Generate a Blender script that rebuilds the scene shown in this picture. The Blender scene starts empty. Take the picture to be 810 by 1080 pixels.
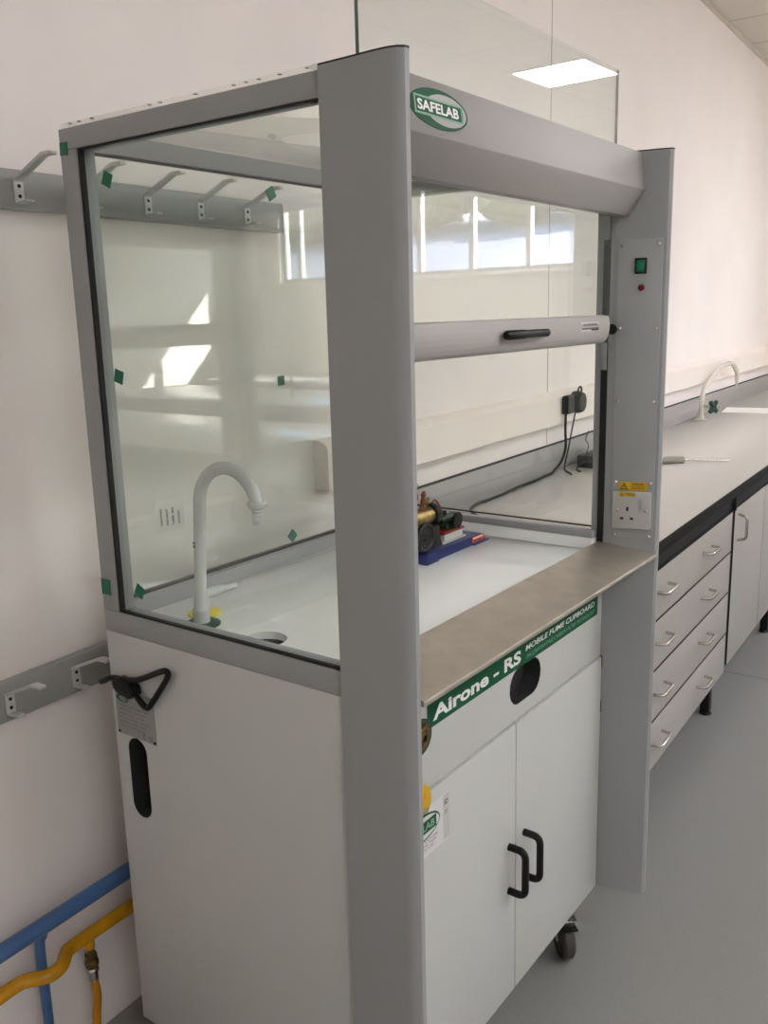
import bpy, bmesh, math, random
from mathutils import Vector, Matrix
random.seed(7)
S = bpy.context.scene
COL = S.collection
PHI = 0.041884756821925107          # the cupboard on its castors stands a touch askew to the wall
PI = math.pi

# ------------------------------------------------------------------ materials
def lin(c):
    return tuple((v/255/12.92 if v/255 <= .04045 else ((v/255+.055)/1.055)**2.4) for v in c)
def mat(name, rgb, rough=.5, metal=0, spec=.5, noise=0, nscale=30, bump=0, bscale=200, emit=0, coat=0):
    m = bpy.data.materials.new(name); m.use_nodes = True
    nt = m.node_tree; b = nt.nodes['Principled BSDF']
    c = (*lin(rgb), 1)
    b.inputs['Base Color'].default_value = c
    b.inputs['Roughness'].default_value = rough
    b.inputs['Metallic'].default_value = metal
    b.inputs['Specular IOR Level'].default_value = spec
    if coat: b.inputs['Coat Weight'].default_value = coat
    if emit:
        b.inputs['Emission Color'].default_value = c; b.inputs['Emission Strength'].default_value = emit
    tc = nt.nodes.new('ShaderNodeTexCoord')
    if noise:
        n = nt.nodes.new('ShaderNodeTexNoise'); n.inputs['Scale'].default_value = nscale; n.inputs['Detail'].default_value = 5
        r = nt.nodes.new('ShaderNodeValToRGB')
        k = lin(tuple(max(0, v*(1-noise)) for v in rgb)); h = lin(tuple(min(255, v*(1+noise*.6)) for v in rgb))
        r.color_ramp.elements[0].position = .3; r.color_ramp.elements[1].position = .7
        r.color_ramp.elements[0].color = (*k, 1); r.color_ramp.elements[1].color = (*h, 1)
        nt.links.new(tc.outputs['Object'], n.inputs['Vector']); nt.links.new(n.outputs['Fac'], r.inputs['Fac'])
        nt.links.new(r.outputs['Color'], b.inputs['Base Color'])
    if bump:
        n = nt.nodes.new('ShaderNodeTexNoise'); n.inputs['Scale'].default_value = bscale; n.inputs['Detail'].default_value = 3
        bp = nt.nodes.new('ShaderNodeBump'); bp.inputs['Strength'].default_value = bump; bp.inputs['Distance'].default_value = .002
        nt.links.new(tc.outputs['Object'], n.inputs['Vector']); nt.links.new(n.outputs['Fac'], bp.inputs['Height'])
        nt.links.new(bp.outputs['Normal'], b.inputs['Normal'])
    return m
def glass_mat(name, tint=(.955, .975, .962), ior=1.5):
    m = bpy.data.materials.new(name); m.use_nodes = True
    nt = m.node_tree; nt.nodes.clear()
    o = nt.nodes.new('ShaderNodeOutputMaterial'); mx = nt.nodes.new('ShaderNodeMixShader')
    t = nt.nodes.new('ShaderNodeBsdfTransparent'); t.inputs['Color'].default_value = (*tint, 1)
    g = nt.nodes.new('ShaderNodeBsdfGlossy'); g.inputs['Roughness'].default_value = 0; g.inputs['Color'].default_value = (1, 1, 1, 1)
    f = nt.nodes.new('ShaderNodeFresnel'); ge = nt.nodes.new('ShaderNodeNewGeometry')
    mr = nt.nodes.new('ShaderNodeMapRange'); mr.inputs['To Min'].default_value = ior; mr.inputs['To Max'].default_value = 1/ior
    nt.links.new(ge.outputs['Backfacing'], mr.inputs['Value']); nt.links.new(mr.outputs['Result'], f.inputs['IOR'])
    nt.links.new(f.outputs['Fac'], mx.inputs['Fac']); nt.links.new(t.outputs[0], mx.inputs[1]); nt.links.new(g.outputs[0], mx.inputs[2])
    nt.links.new(mx.outputs[0], o.inputs['Surface'])
    return m
M = dict(
    wall=mat('wall_paint', (239, 231, 226), .6, spec=.3, noise=.02, nscale=1.5, bump=.05, bscale=90),
    wall_r=mat('wall_paint_far', (233, 227, 220), .6, spec=.3),
    grey=mat('grey_powder_coat', (150, 152, 152), .45, bump=.12, bscale=500),
    greyhead=mat('pale_grey_powder_coat', (171, 167, 163), .5, bump=.3, bscale=500),
    white=mat('white_powder_coat', (189, 190, 186), .4, bump=.08, bscale=400),
    whitetop=mat('white_worktop', (240, 242, 239), .07, spec=.5),
    black=mat('black_plastic', (12, 12, 13), .45, spec=.3),
    recess=mat('charcoal_plastic', (44, 44, 44), .5),
    gasket=mat('black_rubber', (12, 12, 12), .6),
    steel=mat('brushed_steel', (208, 200, 189), .48, 1, noise=.05, nscale=18),
    chrome=mat('chrome', (215, 215, 215), .15, 1),
    satin=mat('satin_steel', (205, 200, 192), .25, 1),
    brass=mat('brass', (170, 146, 96), .32, 1, noise=.2, nscale=60),
    dullbrass=mat('aged_brass', (126, 104, 66), .45, 1, noise=.3, nscale=80),
    green=mat('green_vinyl', (14, 82, 50), .5, spec=.2),
    tape=mat('green_tape', (22, 106, 78), .5),
    dkgreen=mat('dark_green_plastic', (24, 62, 52), .5),
    pgreen=mat('pale_green_print', (128, 166, 140), .5),
    yellow=mat('yellow_sticker', (204, 164, 20), .5),
    yellowplastic=mat('yellow_plastic', (222, 205, 60), .45),
    ink=mat('black_ink', (22, 22, 22), .6),
    greyink=mat('grey_ink', (92, 92, 90), .6),
    whiteink=mat('white_print', (232, 232, 228), .5),
    palink=mat('pale_print', (120, 170, 140), .5),
    paper=mat('white_paper', (238, 236, 232), .6), labelpaper=mat('label_paper', (208, 207, 206), .6),
    clearlab=mat('translucent_label', (200, 201, 190), .5),
    plate=mat('rating_plate_aluminium', (150, 151, 146), .4, .5),
    tapgrey=mat('pale_grey_epoxy', (190, 194, 190), .25),
    tapcream=mat('cream_epoxy', (214, 208, 196), .25),
    blue=mat('blue_pipe_paint', (72, 106, 154), .28, noise=.06, nscale=12),
    gas=mat('yellow_pipe_paint', (205, 146, 18), .25, noise=.1, nscale=25),
    hose=mat('yellow_hose_rubber', (190, 128, 14), .45),
    rail=mat('grey_rail_board', (160, 160, 157), .45),
    hook=mat('pale_hook_metal', (205, 205, 200), .35, .2),
    upvc=mat('white_upvc', (240, 230, 221), .35),
    bench=mat('pale_grey_laminate', (202, 198, 192), .2, noise=.015, nscale=120),
    benchedge=mat('black_laminate_edge', (20, 20, 21), .6, spec=.2),
    upstand=mat('grey_upstand_laminate', (158, 156, 153), .3),
    carcass=mat('warm_grey_laminate', (164, 159, 151), .38, noise=.03, nscale=60),
    dark=mat('dark_sink_and_gap_shade', (18, 18, 18), .6),  # dark sink and joint colour, also the shade painted into cabinet gaps
    socket=mat('white_socket_plastic', (180, 180, 175), .25),
    panel=mat('grey_service_panel', (158, 160, 160), .42, bump=.05, bscale=400),
    lens=mat('green_rocker', (8, 92, 62), .25, emit=.05),
    red=mat('red_lamp', (120, 20, 28), .25),
    bluebase=mat('blue_pressed_base', (30, 44, 98), .35),
    redpaint=mat('red_paint', (124, 28, 24), .35),
    copper=mat('copper_red', (124, 62, 46), .35, .6),
    orange=mat('orange_plate', (226, 92, 44), .4),
    dkmetal=mat('dark_metal', (36, 34, 33), .4, .5),
    dkgreenpaint=mat('green_engine_paint', (30, 52, 40), .35),
    grip=mat('grey_handle_plastic', (152, 152, 138), .4),
    tyre=mat('dark_grey_tyre', (58, 54, 50), .6),
    light=mat('light_diffuser', (250, 250, 255), .5, emit=7.0),
    glass=glass_mat('pane_glass'),
    acrylic=glass_mat('acrylic_sheet', (.97, .975, .95)),
    winglass=glass_mat('window_glass', (.96, .97, .97)),
    frame=mat('window_frame_grey', (150, 149, 148), .4),
    leaf=mat('autumn_leaves', (96, 88, 42), .8, noise=.35, nscale=3),
    bark=mat('bark', (84, 66, 50), .9),
    bank=mat('pale_slate_bank', (68, 67, 78), .8, noise=.12, nscale=.6),
)
# glass edge green: thick edges of the sash
M['glassedge'] = mat('green_glass_edge', (84, 112, 100), .15)
def floor_material():
    m = mat('grey_vinyl_floor', (138, 137, 134), .38, noise=.05, nscale=220); return m
M['floor'] = floor_material()
def ceiling_material():
    m = mat('ceiling_tiles', (205, 200, 190), .7)
    nt = m.node_tree; b = nt.nodes['Principled BSDF']
    tc = nt.nodes.new('ShaderNodeTexCoord'); mp = nt.nodes.new('ShaderNodeMapping')
    br = nt.nodes.new('ShaderNodeTexBrick')
    br.offset = 0; br.squash = 1
    br.inputs['Color1'].default_value = (*lin((214, 208, 198)), 1); br.inputs['Color2'].default_value = (*lin((210, 204, 194)), 1)
    br.inputs['Mortar'].default_value = (*lin((150, 142, 132)), 1)
    br.inputs['Scale'].default_value = 1; br.inputs['Mortar Size'].default_value = .006
    br.inputs['Brick Width'].default_value = .6; br.inputs['Row Height'].default_value = .6
    mp.inputs['Location'].default_value = (-.3, .26, 0)
    nt.links.new(tc.outputs['Object'], mp.inputs['Vector']); nt.links.new(mp.outputs['Vector'], br.inputs['Vector'])
    nt.links.new(br.outputs['Color'], b.inputs['Base Color'])
    return m
M['ceiling'] = ceiling_material()

# ------------------------------------------------------------------ mesh helpers
def bm_new(): return bmesh.new()
def merge(bm, tmp, mi=0):
    me = bpy.data.meshes.new('tmp')
    for f in tmp.faces: f.material_index = mi
    tmp.to_mesh(me); tmp.free()
    bm.from_mesh(me); bpy.data.meshes.remove(me)
def box(bm, a, b, bev=0, mi=0, seg=2, mx=None):
    t = bmesh.new(); bmesh.ops.create_cube(t, size=1)
    a = Vector(a); b = Vector(b); c = (a+b)/2; d = b-a
    for v in t.verts: v.co = Vector((v.co.x*d.x, v.co.y*d.y, v.co.z*d.z))+c
    if bev:
        bmesh.ops.bevel(t, geom=list(t.edges), offset=bev, segments=seg, affect='EDGES', profile=.5)
    bmesh.ops.recalc_face_normals(t, faces=list(t.faces))
    if mx is not None: t.transform(mx)
    merge(bm, t, mi)
def frame_of(d):
    d = d.normalized(); u = Vector((0, 0, 1)) if abs(d.z) < .9 else Vector((1, 0, 0))
    x = d.cross(u).normalized(); return x, x.cross(d).normalized()
def tube(bm, pts, r, seg=14, mi=0, radii=None, cap=True):
    t = bmesh.new(); pts = [Vector(p) for p in pts]; n = len(pts); rings = []
    dirs = []
    for i in range(n):
        a = pts[max(i-1, 0)]; b = pts[min(i+1, n-1)]; dirs.append((b-a).normalized())
    x, y = frame_of(dirs[0])
    for i in range(n):
        if i:
            q = dirs[i-1].rotation_difference(dirs[i]); x = q @ x; y = q @ y
        rr = radii[i] if radii else r
        rings.append([t.verts.new(pts[i]+rr*(math.cos(2*PI*k/seg)*x+math.sin(2*PI*k/seg)*y)) for k in range(seg)])
    for i in range(n-1):
        for k in range(seg):
            t.faces.new((rings[i][k], rings[i][(k+1) % seg], rings[i+1][(k+1) % seg], rings[i+1][k]))
    if cap:
        t.faces.new(rings[0][::-1]); t.faces.new(rings[-1])
    bmesh.ops.recalc_face_normals(t, faces=list(t.faces))
    merge(bm, t, mi)
def fillet(pts, r, n=6):
    pts = [Vector(p) for p in pts]; out = [pts[0]]
    for i in range(1, len(pts)-1):
        a, b, c = pts[i-1], pts[i], pts[i+1]
        d1 = (a-b); d2 = (c-b); l = min(r, d1.length*.48, d2.length*.48)
        p = b+d1.normalized()*l; q = b+d2.normalized()*l
        for k in range(n+1):
            s = k/n; out.append((1-s)**2*p+2*s*(1-s)*b+s*s*q)
    out.append(pts[-1]); return out
def spline(pts, n=8):
    P = [Vector(p) for p in pts]; P = [2*P[0]-P[1]]+P+[2*P[-1]-P[-2]]; out = []
    for i in range(1, len(P)-2):
        for k in range(n):
            t = k/n; a, b, c, d = P[i-1:i+3]
            out.append(.5*((2*b)+(c-a)*t+(2*a-5*b+4*c-d)*t*t+(3*b-a-3*c+d)*t**3))
    out.append(P[-2]); return out
def lathe(bm, prof, c, d=(0, 0, 1), seg=24, mi=0):
    t = bmesh.new(); c = Vector(c); d = Vector(d).normalized(); x, y = frame_of(d); rings = []
    for r, h in prof:
        rings.append([t.verts.new(c+d*h+max(r, 1e-5)*(math.cos(2*PI*k/seg)*x+math.sin(2*PI*k/seg)*y)) for k in range(seg)])
    for i in range(len(rings)-1):
        for k in range(seg):
            t.faces.new((rings[i][k], rings[i][(k+1) % seg], rings[i+1][(k+1) % seg], rings[i+1][k]))
    t.faces.new(rings[0][::-1]); t.faces.new(rings[-1])
    bmesh.ops.remove_doubles(t, verts=list(t.verts), dist=2e-5)
    bmesh.ops.recalc_face_normals(t, faces=list(t.faces))
    merge(bm, t, mi)
def prism(bm, poly, axis, a0, a1, bev=0, mi=0):
    """polygon in the two other axes (in xyz order), pushed along axis from a0 to a1"""
    t = bmesh.new()
    def P(p, a):
        q = list(p); q.insert(axis, a); return Vector(q)
    lo = [t.verts.new(P(p, a0)) for p in poly]; hi = [t.verts.new(P(p, a1)) for p in poly]
    n = len(poly)
    t.faces.new(lo); t.faces.new(hi[::-1])
    for i in range(n): t.faces.new((lo[i], hi[i], hi[(i+1) % n], lo[(i+1) % n]))
    bmesh.ops.recalc_face_normals(t, faces=list(t.faces))
    if bev: bmesh.ops.bevel(t, geom=list(t.edges), offset=bev, segments=2, affect='EDGES', profile=.5)
    merge(bm, t, mi)
def stadium(cx, cy, hw, hh, n=10):
    """rounded slot outline: half width hw, half height hh"""
    pts = []
    if hh >= hw:
        for k in range(n+1):
            a = PI*k/n; pts.append((cx+hw*math.cos(a), cy+(hh-hw)+hw*math.sin(a)))
        for k in range(n+1):
            a = PI+PI*k/n; pts.append((cx+hw*math.cos(a), cy-(hh-hw)+hw*math.sin(a)))
    else:
        for k in range(n+1):
            a = -PI/2+PI*k/n; pts.append((cx+(hw-hh)+hh*math.cos(a), cy+hh*math.sin(a)))
        for k in range(n+1):
            a = PI/2+PI*k/n; pts.append((cx-(hw-hh)+hh*math.cos(a), cy+hh*math.sin(a)))
    return pts
def edge_shade(o, m='dark'):  # paints the shade of the gaps onto the edges of a front
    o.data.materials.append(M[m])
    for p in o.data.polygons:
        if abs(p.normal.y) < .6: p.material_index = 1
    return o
def obj(name, bm, mats, parent=None, loc=None, rotz=0, sharp=35):
    me = bpy.data.meshes.new(name); bm.to_mesh(me); bm.free()
    for m in (mats if isinstance(mats, (list, tuple)) else [mats]): me.materials.append(M[m] if isinstance(m, str) else m)
    for p in me.polygons: p.use_smooth = True
    me.set_sharp_from_angle(angle=math.radians(sharp))
    o = bpy.data.objects.new(name, me); COL.objects.link(o)
    if parent: o.parent = parent
    if loc: o.location = loc
    if rotz: o.rotation_euler = (0, 0, rotz)
    return o
def cut(o, cutter_bm):
    """boolean difference, baked into the mesh"""
    me = bpy.data.meshes.new('cutter'); cutter_bm.to_mesh(me); cutter_bm.free()
    c = bpy.data.objects.new('cutter', me); COL.objects.link(c)
    par = o.parent; o.parent = None
    md = o.modifiers.new('b', 'BOOLEAN'); md.operation = 'DIFFERENCE'; md.object = c; md.solver = 'EXACT'
    dg = bpy.context.evaluated_depsgraph_get(); dg.update()
    nm = bpy.data.meshes.new_from_object(o.evaluated_get(dg))
    o.modifiers.clear(); old = o.data; o.data = nm; nm.name = o.name
    bpy.data.meshes.remove(old); bpy.data.objects.remove(c); bpy.data.meshes.remove(me)
    for p in nm.polygons: p.use_smooth = True
    nm.set_sharp_from_angle(angle=math.radians(35))
    o.parent = par
def tag(o, label=None, cat=None, group=None, kind=None):
    if label: o['label'] = label
    if cat: o['category'] = cat
    if group: o['group'] = group
    if kind: o['kind'] = kind
    return o
def thing(name, label, cat, loc=(0, 0, 0), rotz=0, group=None):
    o = bpy.data.objects.new(name, None); o.empty_display_size = .1; COL.objects.link(o)
    o.location = loc; o.rotation_euler = (0, 0, rotz)
    return tag(o, label, cat, group)
def struct(name, bm, m, label=None):
    o = obj(name, bm, m); o['kind'] = 'structure'
    if label: o['label'] = label
    return o
def dup(root, loc, label=None, rotz=None):
    r = root.copy(); COL.objects.link(r); r.location = loc
    if rotz is not None: r.rotation_euler = (0, 0, rotz)
    if label: r['label'] = label
    for ch in list(root.children):
        c = ch.copy(); COL.objects.link(c); c.parent = r
        for g in ch.children:
            d = g.copy(); COL.objects.link(d); d.parent = c
    return r
# --- flat prints: u right, v up on a plane
class Print:
    def __init__(s, o, u, v, n):
        s.o = Vector(o); s.u = Vector(u).normalized(); s.v = Vector(v).normalized(); s.n = Vector(n).normalized(); s.bm = bmesh.new(); s.mats = []
    def mi(s, m):
        if m not in s.mats: s.mats.append(m)
        return s.mats.index(m)
    def at(s, p, off): return s.o+s.u*p[0]+s.v*p[1]+s.n*off
    def poly(s, pts, m, off, thick=0):
        i = s.mi(m)
        f = s.bm.faces.new([s.bm.verts.new(s.at(p, off)) for p in pts]); f.material_index = i
        f.normal_update()
        if f.normal.dot(s.n) < 0: f.normal_flip()
        if thick:
            n = len(pts); base = [s.bm.verts.new(s.at(p, off-thick)) for p in pts]; top = list(f.verts)
            if (top[0].co-s.at(pts[0], off)).length > 1e-7: base = base[::-1]; 
            pairs = list(zip([s.bm.verts.new(s.at(p, off)) for p in pts], base if base[0].co == s.at(pts[0], off-thick) else base[::-1]))
            for k in range(n):
                a, b = pairs[k]; c, d = pairs[(k+1) % n]
                g = s.bm.faces.new((a, b, d, c)); g.material_index = i
    def rect(s, x0, y0, x1, y1, m, off, thick=0): s.poly([(x0, y0), (x1, y0), (x1, y1), (x0, y1)], m, off, thick)
    def ell(s, cx, cy, rx, ry, m, off, n=40, thick=0): s.poly([(cx+rx*math.cos(2*PI*k/n), cy+ry*math.sin(2*PI*k/n)) for k in range(n)], m, off, thick)
    def text(s, txt, x0, y0, w, h, m, off, bold=0, shear=0):
        """writes txt in the box whose lower left corner is x0,y0"""
        cu = bpy.data.curves.new('t', 'FONT'); cu.body = txt; cu.offset = bold; cu.resolution_u = 3; cu.shear = shear
        o = bpy.data.objects.new('t', cu); COL.objects.link(o)
        dg = bpy.context.evaluated_depsgraph_get(); dg.update()
        me = bpy.data.meshes.new_from_object(o.evaluated_get(dg))
        xs = [v.co.x for v in me.vertices]; ys = [v.co.y for v in me.vertices]
        ax, bx, ay, by = min(xs), max(xs), min(ys), max(ys); i = s.mi(m)
        vs = [s.bm.verts.new(s.at((x0+(v.co.x-ax)/(bx-ax)*w, y0+(v.co.y-ay)/(by-ay)*h), off)) for v in me.vertices]
        for p in me.polygons:
            try:
                f = s.bm.faces.new([vs[k] for k in p.vertices]); f.material_index = i; f.normal_update()
                if f.normal.dot(s.n) < 0: f.normal_flip()
            except ValueError: pass
        bpy.data.objects.remove(o); bpy.data.curves.remove(cu); bpy.data.meshes.remove(me)
    def out(s, name, parent, label=None):
        o = obj(name, s.bm, s.mats, parent)
        if label: o['label'] = label
        return o
def screw(name, parent, c, d, r=.004, m='satin'):
    b = bm_new(); lathe(b, [(r, 0), (r, r*.3), (r*.7, r*.6), (r*.2, r*.62)], c, d, 12); return obj(name, b, m, parent)

# ------------------------------------------------------------------ the room
YW = .925; ZC = 3.247; XR = 7.8; YF = -6.9; XL = -3.8
b = bm_new(); box(b, (XL-.1, YF-.1, -.1), (XR+.1, YW+.1, 0)); struct('floor', b, 'floor')
b = bm_new(); box(b, (XL-.1, YF-.1, ZC), (XR+.1, YW+.1, ZC+.1)); struct('ceiling', b, 'ceiling')
b = bm_new(); box(b, (XL-.1, YW, 0), (XR+.1, YW+.1, ZC)); struct('wall_back', b, 'wall')
b = bm_new(); box(b, (XL-.1, YF-.1, 0), (XR+.1, YF, ZC)); struct('wall_front', b, 'wall_r')
b = bm_new(); box(b, (XL-.1, YF, 0), (XL, YW, ZC)); struct('wall_left', b, 'wall_r')
WY0, WY1, WZ0, WZ1 = -6.50, -3.45, 2.0, 3.0
b = bm_new()
box(b, (XR, YF, 0), (XR+.2, YW, WZ0)); box(b, (XR, YF, WZ1), (XR+.2, YW, ZC))
box(b, (XR, YF, WZ0), (XR+.2, WY0, WZ1)); box(b, (XR, WY1, WZ0), (XR+.2, YW, WZ1))
struct('wall_right', b, 'wall_r')
w = bpy.data.objects.new('window_1', None); COL.objects.link(w); w['kind'] = 'structure'; w.location = (XR+.1, (WY0+WY1)/2, WZ0)
def wl(y): return y-(WY0+WY1)/2
b = bm_new()
box(b, (-.03, wl(WY0), 0), (.03, wl(WY1), .05)); box(b, (-.03, wl(WY0), .95), (.03, wl(WY1), 1.0))
box(b, (-.03, wl(WY0), .05), (.03, wl(WY0)+.05, .95)); box(b, (-.03, wl(WY1)-.05, .05), (.03, wl(WY1), .95))
obj('window_frame', b, 'frame', w)
for y in (-4.06, -4.78, -5.5, -6.2):
    b = bm_new(); box(b, (-.035, wl(y)-.03, .05), (.035, wl(y)+.03, .95)); obj('mullion', b, 'frame', w)
b = bm_new(); box(b, (-.004, wl(WY0)+.05, .05), (.004, wl(WY1)-.05, .95)); obj('window_pane', b, 'winglass', w)
b = bm_new(); box(b, (-.22, wl(WY0)-.03, -.035), (-.03, wl(WY1)+.03, 0), .005); obj('window_sill', b, 'upvc', w)
# wall board joints and the perimeter trim below the ceiling
b = bm_new(); box(b, (2.5235, YW-.0015, 1.24), (2.5275, YW+.001, ZC)); box(b, (2.5235, YW-.0015, 1.015), (2.5275, YW+.001, 1.10)); struct('trim_1', b, mat('joint_shadow_gap', (178, 170, 160), .7))
b = bm_new(); box(b, (XL, YW-.022, ZC-.02), (XR, YW, ZC), .004); struct('trim_2', b, mat('ceiling_edge_trim', (206, 196, 182), .6))
# floor vinyl weld line
b = bm_new(); box(b, (2.9, -5.0, 0), (2.906, .9, .0008), mx=None); struct('trim_3', b, mat('weld_line', (112, 111, 108), .5))

# ceiling lights: 600 mm square panels in the tile grid
def ceiling_light(x, y, label):
    t = thing('ceiling_light', label, 'ceiling light', (x, y, ZC-.012), 0, 'square ceiling light panels')
    f = bm_new()
    for a, c in (((-.3, -.3), (.3, -.275)), ((-.3, .275), (.3, .3)), ((-.3, -.275), (-.275, .275)), ((.275, -.275), (.3, .275))):
        box(f, (*a, 0), (*c, .012))
    obj('frame', f, 'upvc', t)
    d = bm_new(); box(d, (-.275, -.275, .003), (.275, .275, .010)); obj('diffuser', d, 'light', t)
    return t
L0 = ceiling_light(5.4, -2.36, 'square ceiling light panel mirrored in the top of the sash glass')
for x, y in ((2.4, -2.36), (.6, -2.36), (5.4, -4.76), (3.0, -4.76), (.6, -4.76), (-1.8, -2.36), (-1.8, -4.76), (5.4, -1.16)):  # last one is an added unseen panel, brightening the far stretch of wall_back
    dup(L0, (x, y, ZC-.012), 'square ceiling light panel set out of sight in the tiled ceiling')

# outdoors behind the window: a pale bank with trees along its top
b = bm_new()
t = bmesh.new(); vs = [t.verts.new(p) for p in ((9, -60, 1.2), (9, 25, 1.2), (49, 25, 7.394), (49, -60, 7.394), (9, -60, -.4), (9, 25, -.4), (49, 25, -.4), (49, -60, -.4))]
for f in ((0, 1, 2, 3), (4, 7, 6, 5), (0, 4, 5, 1), (2, 6, 7, 3), (1, 5, 6, 2), (0, 3, 7, 4)): t.faces.new([vs[i] for i in f])
bmesh.ops.recalc_face_normals(t, faces=list(t.faces)); merge(b, t)
tag(struct('ground', b, 'bank'), kind='structure')
def tree(x, y, h):
    r = thing('tree', 'bushy tree on the bank outside, mirrored in the fume cupboard glass', 'tree', (x, y, 1.2+(x-9)*4.8/31-.25), random.random()*.5, 'trees on the bank outside')
    c = bm_new(); t = bmesh.new(); bmesh.ops.create_icosphere(t, subdivisions=4, radius=1)
    for v in t.verts:
        n = math.sin(v.co.x*7+y)*math.cos(v.co.y*8)*.09+random.uniform(-.07, .07)
        v.co = v.co*(1+n); q = math.sqrt(max(.02, 1-min(.98, v.co.z**2))); q = min(2.2, (1-min(.97, abs(v.co.z))**5)/q); v.co = Vector((v.co.x*1.9*q, v.co.y*2.5*q, v.co.z*h*.46+h*.52))
    merge(c, t); obj('crown', c, 'leaf', r)
    k = bm_new(); tube(k, [(0, 0, -.1), (.05, 0, h*.2), (0, .03, h*.4)], .15, 8, radii=[.2, .16, .12]); obj('trunk', k, 'bark', r)
for i in range(9): tree(33.5, -47+i*5.6, random.uniform(5.0, 5.6))
for i in range(8): tree(38.5, -44.2+i*5.6, random.uniform(6.4, 7.0))
for i in range(9): tree(43.6, -45.6+i*5.6, random.uniform(7.6, 8.2))

# ------------------------------------------------------------------ the fume cupboard (built in its own axes; x along its front, y into depth)
def cup(x, y, z):
    c, s = math.cos(PHI), math.sin(PHI); return (c*x+s*y, -s*x+c*y, z)
FC = thing('fume_cupboard', 'tall grey and white mobile fume cupboard with glass sides on castors', 'fume cupboard', (0, 0, 0), -PHI)
X1 = .99; XC = X1/2; D = .733; YB = .131; ZB = .144; ZF = 1.005; H = 1.9
def mirx(x): return X1-x
# posts: aerofoil fins, wide at the back, thin rounded nose
near = [(-.009, .150), (-.0105, .10), (-.013, .055), (-.0125, .035), (-.009, .022), (-.002, .0145), (.006, .0135), (.0125, .0185), (.017, .029), (.040, .128), (.040, .150)]
for flip in (False, True):
    p = [(mirx(x), y) for x, y in near] if flip else near
    b = bm_new(); prism(b, p, 2, .146, 1.902)
    o = obj('front_post', b, 'grey', FC, sharp=28)
    if flip: postR = o
    else: postL = o
    b = bm_new(); prism(b, [(x+(.0012 if x > (XC) else -.0012)*0, y-.0006) for x, y in p], 2, 1.902, 1.9045); obj('post_cap', b, 'dkmetal', o)
screw('cap_screw', postL, (.004, .03, 1.9045), (0, 0, 1), .005)
# lower cabinet: side panels, back, base, fascia, doors
b = bm_new(); box(b, (0, YB+.02, ZB), (.018, D, ZF), .0015); sideL = obj('side_panel', b, 'white', FC)
b = bm_new(); prism(b, stadium(.671, .713, .0275, .084), 0, -.01, .03); cut(sideL, b)
b = bm_new()
outer = stadium(.671, .713, .0272, .0837); 
t = bmesh.new(); o1 = [t.verts.new((.001, y, z)) for y, z in outer]; o2 = [t.verts.new((.045, y, z)) for y, z in outer]
for k in range(len(outer)): t.faces.new((o1[k], o2[k], o2[(k+1) % len(outer)], o1[(k+1) % len(outer)]))
t.faces.new(o2); bmesh.ops.recalc_face_normals(t, faces=list(t.faces)); bmesh.ops.reverse_faces(t, faces=list(t.faces)); merge(b, t)
tag(obj('grip_recess', b, 'recess', sideL), 'black recessed hand grip')
b = bm_new(); box(b, (X1-.018, YB+.02, ZB), (X1, D, ZF), .0015); obj('side_panel', b, 'white', FC)
b = bm_new(); box(b, (.018, D-.015, ZB), (X1-.018, D, ZF)); obj('back_panel', b, 'white', FC)
b = bm_new(); box(b, (.018, YB+.02, ZB), (X1-.018, D-.015, ZB+.018)); obj('base_panel', b, 'white', FC)
b = bm_new(); box(b, (.041, YB, .7665), (.949, YB+.018, 1.0), .001); fas = obj('fascia_panel', b, 'white', FC)
b = bm_new(); prism(b, stadium(.562, .838, .069, .0395), 1, YB-.01, YB+.03); cut(fas, b)
b = bm_new(); outer = stadium(.562, .838, .0685, .0392)
t = bmesh.new(); o1 = [t.verts.new((x, YB+.001, z)) for x, z in outer]; o2 = [t.verts.new((x, YB+.04, z)) for x, z in outer]
for k in range(len(outer)): t.faces.new((o1[k], o2[k], o2[(k+1) % len(outer)], o1[(k+1) % len(outer)]))
t.faces.new(o2); bmesh.ops.recalc_face_normals(t, faces=list(t.faces)); bmesh.ops.reverse_faces(t, faces=list(t.faces)); merge(b, t)
tag(obj('grip_recess', b, 'recess', fas), 'black oblong recessed grip')
for x0, x1, hx in ((.075, .5135, .486), (.5165, .948, .552)):
    b = bm_new(); box(b, (x0, YB-.004, ZB), (x1, YB+.016, .7625), .0015); d = obj('door', b, 'white', FC)
    b = bm_new(); y0, y1 = YB-.004, YB-.042
    tube(b, fillet([(hx, y0, .398), (hx, y1, .398), (hx, y1, .500), (hx, y0, .500)], .018), .0078, 14)
    tag(obj('handle', b, 'black', d), 'black D-shaped pull handle')
    if x0 < .3: doorL = d
b = bm_new(); box(b, (.06, YB+.0165, ZB+.02), (.945, YB+.0195, .80)); obj('gap_shade', b, 'dark', FC)  # dark sheet that stands for the shade in the door gaps
b = bm_new(); box(b, (.041, YB+.002, ZB), (.0735, YB+.016, .7625)); obj('door_jamb', b, 'white', FC)
for z in (.735, .62):
    b = bm_new(); tube(b, [(.9485, YB-.003, z), (.9485, YB-.003, z+.03)], .0025, 8); obj('hinge', b, 'dkmetal', FC)
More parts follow.
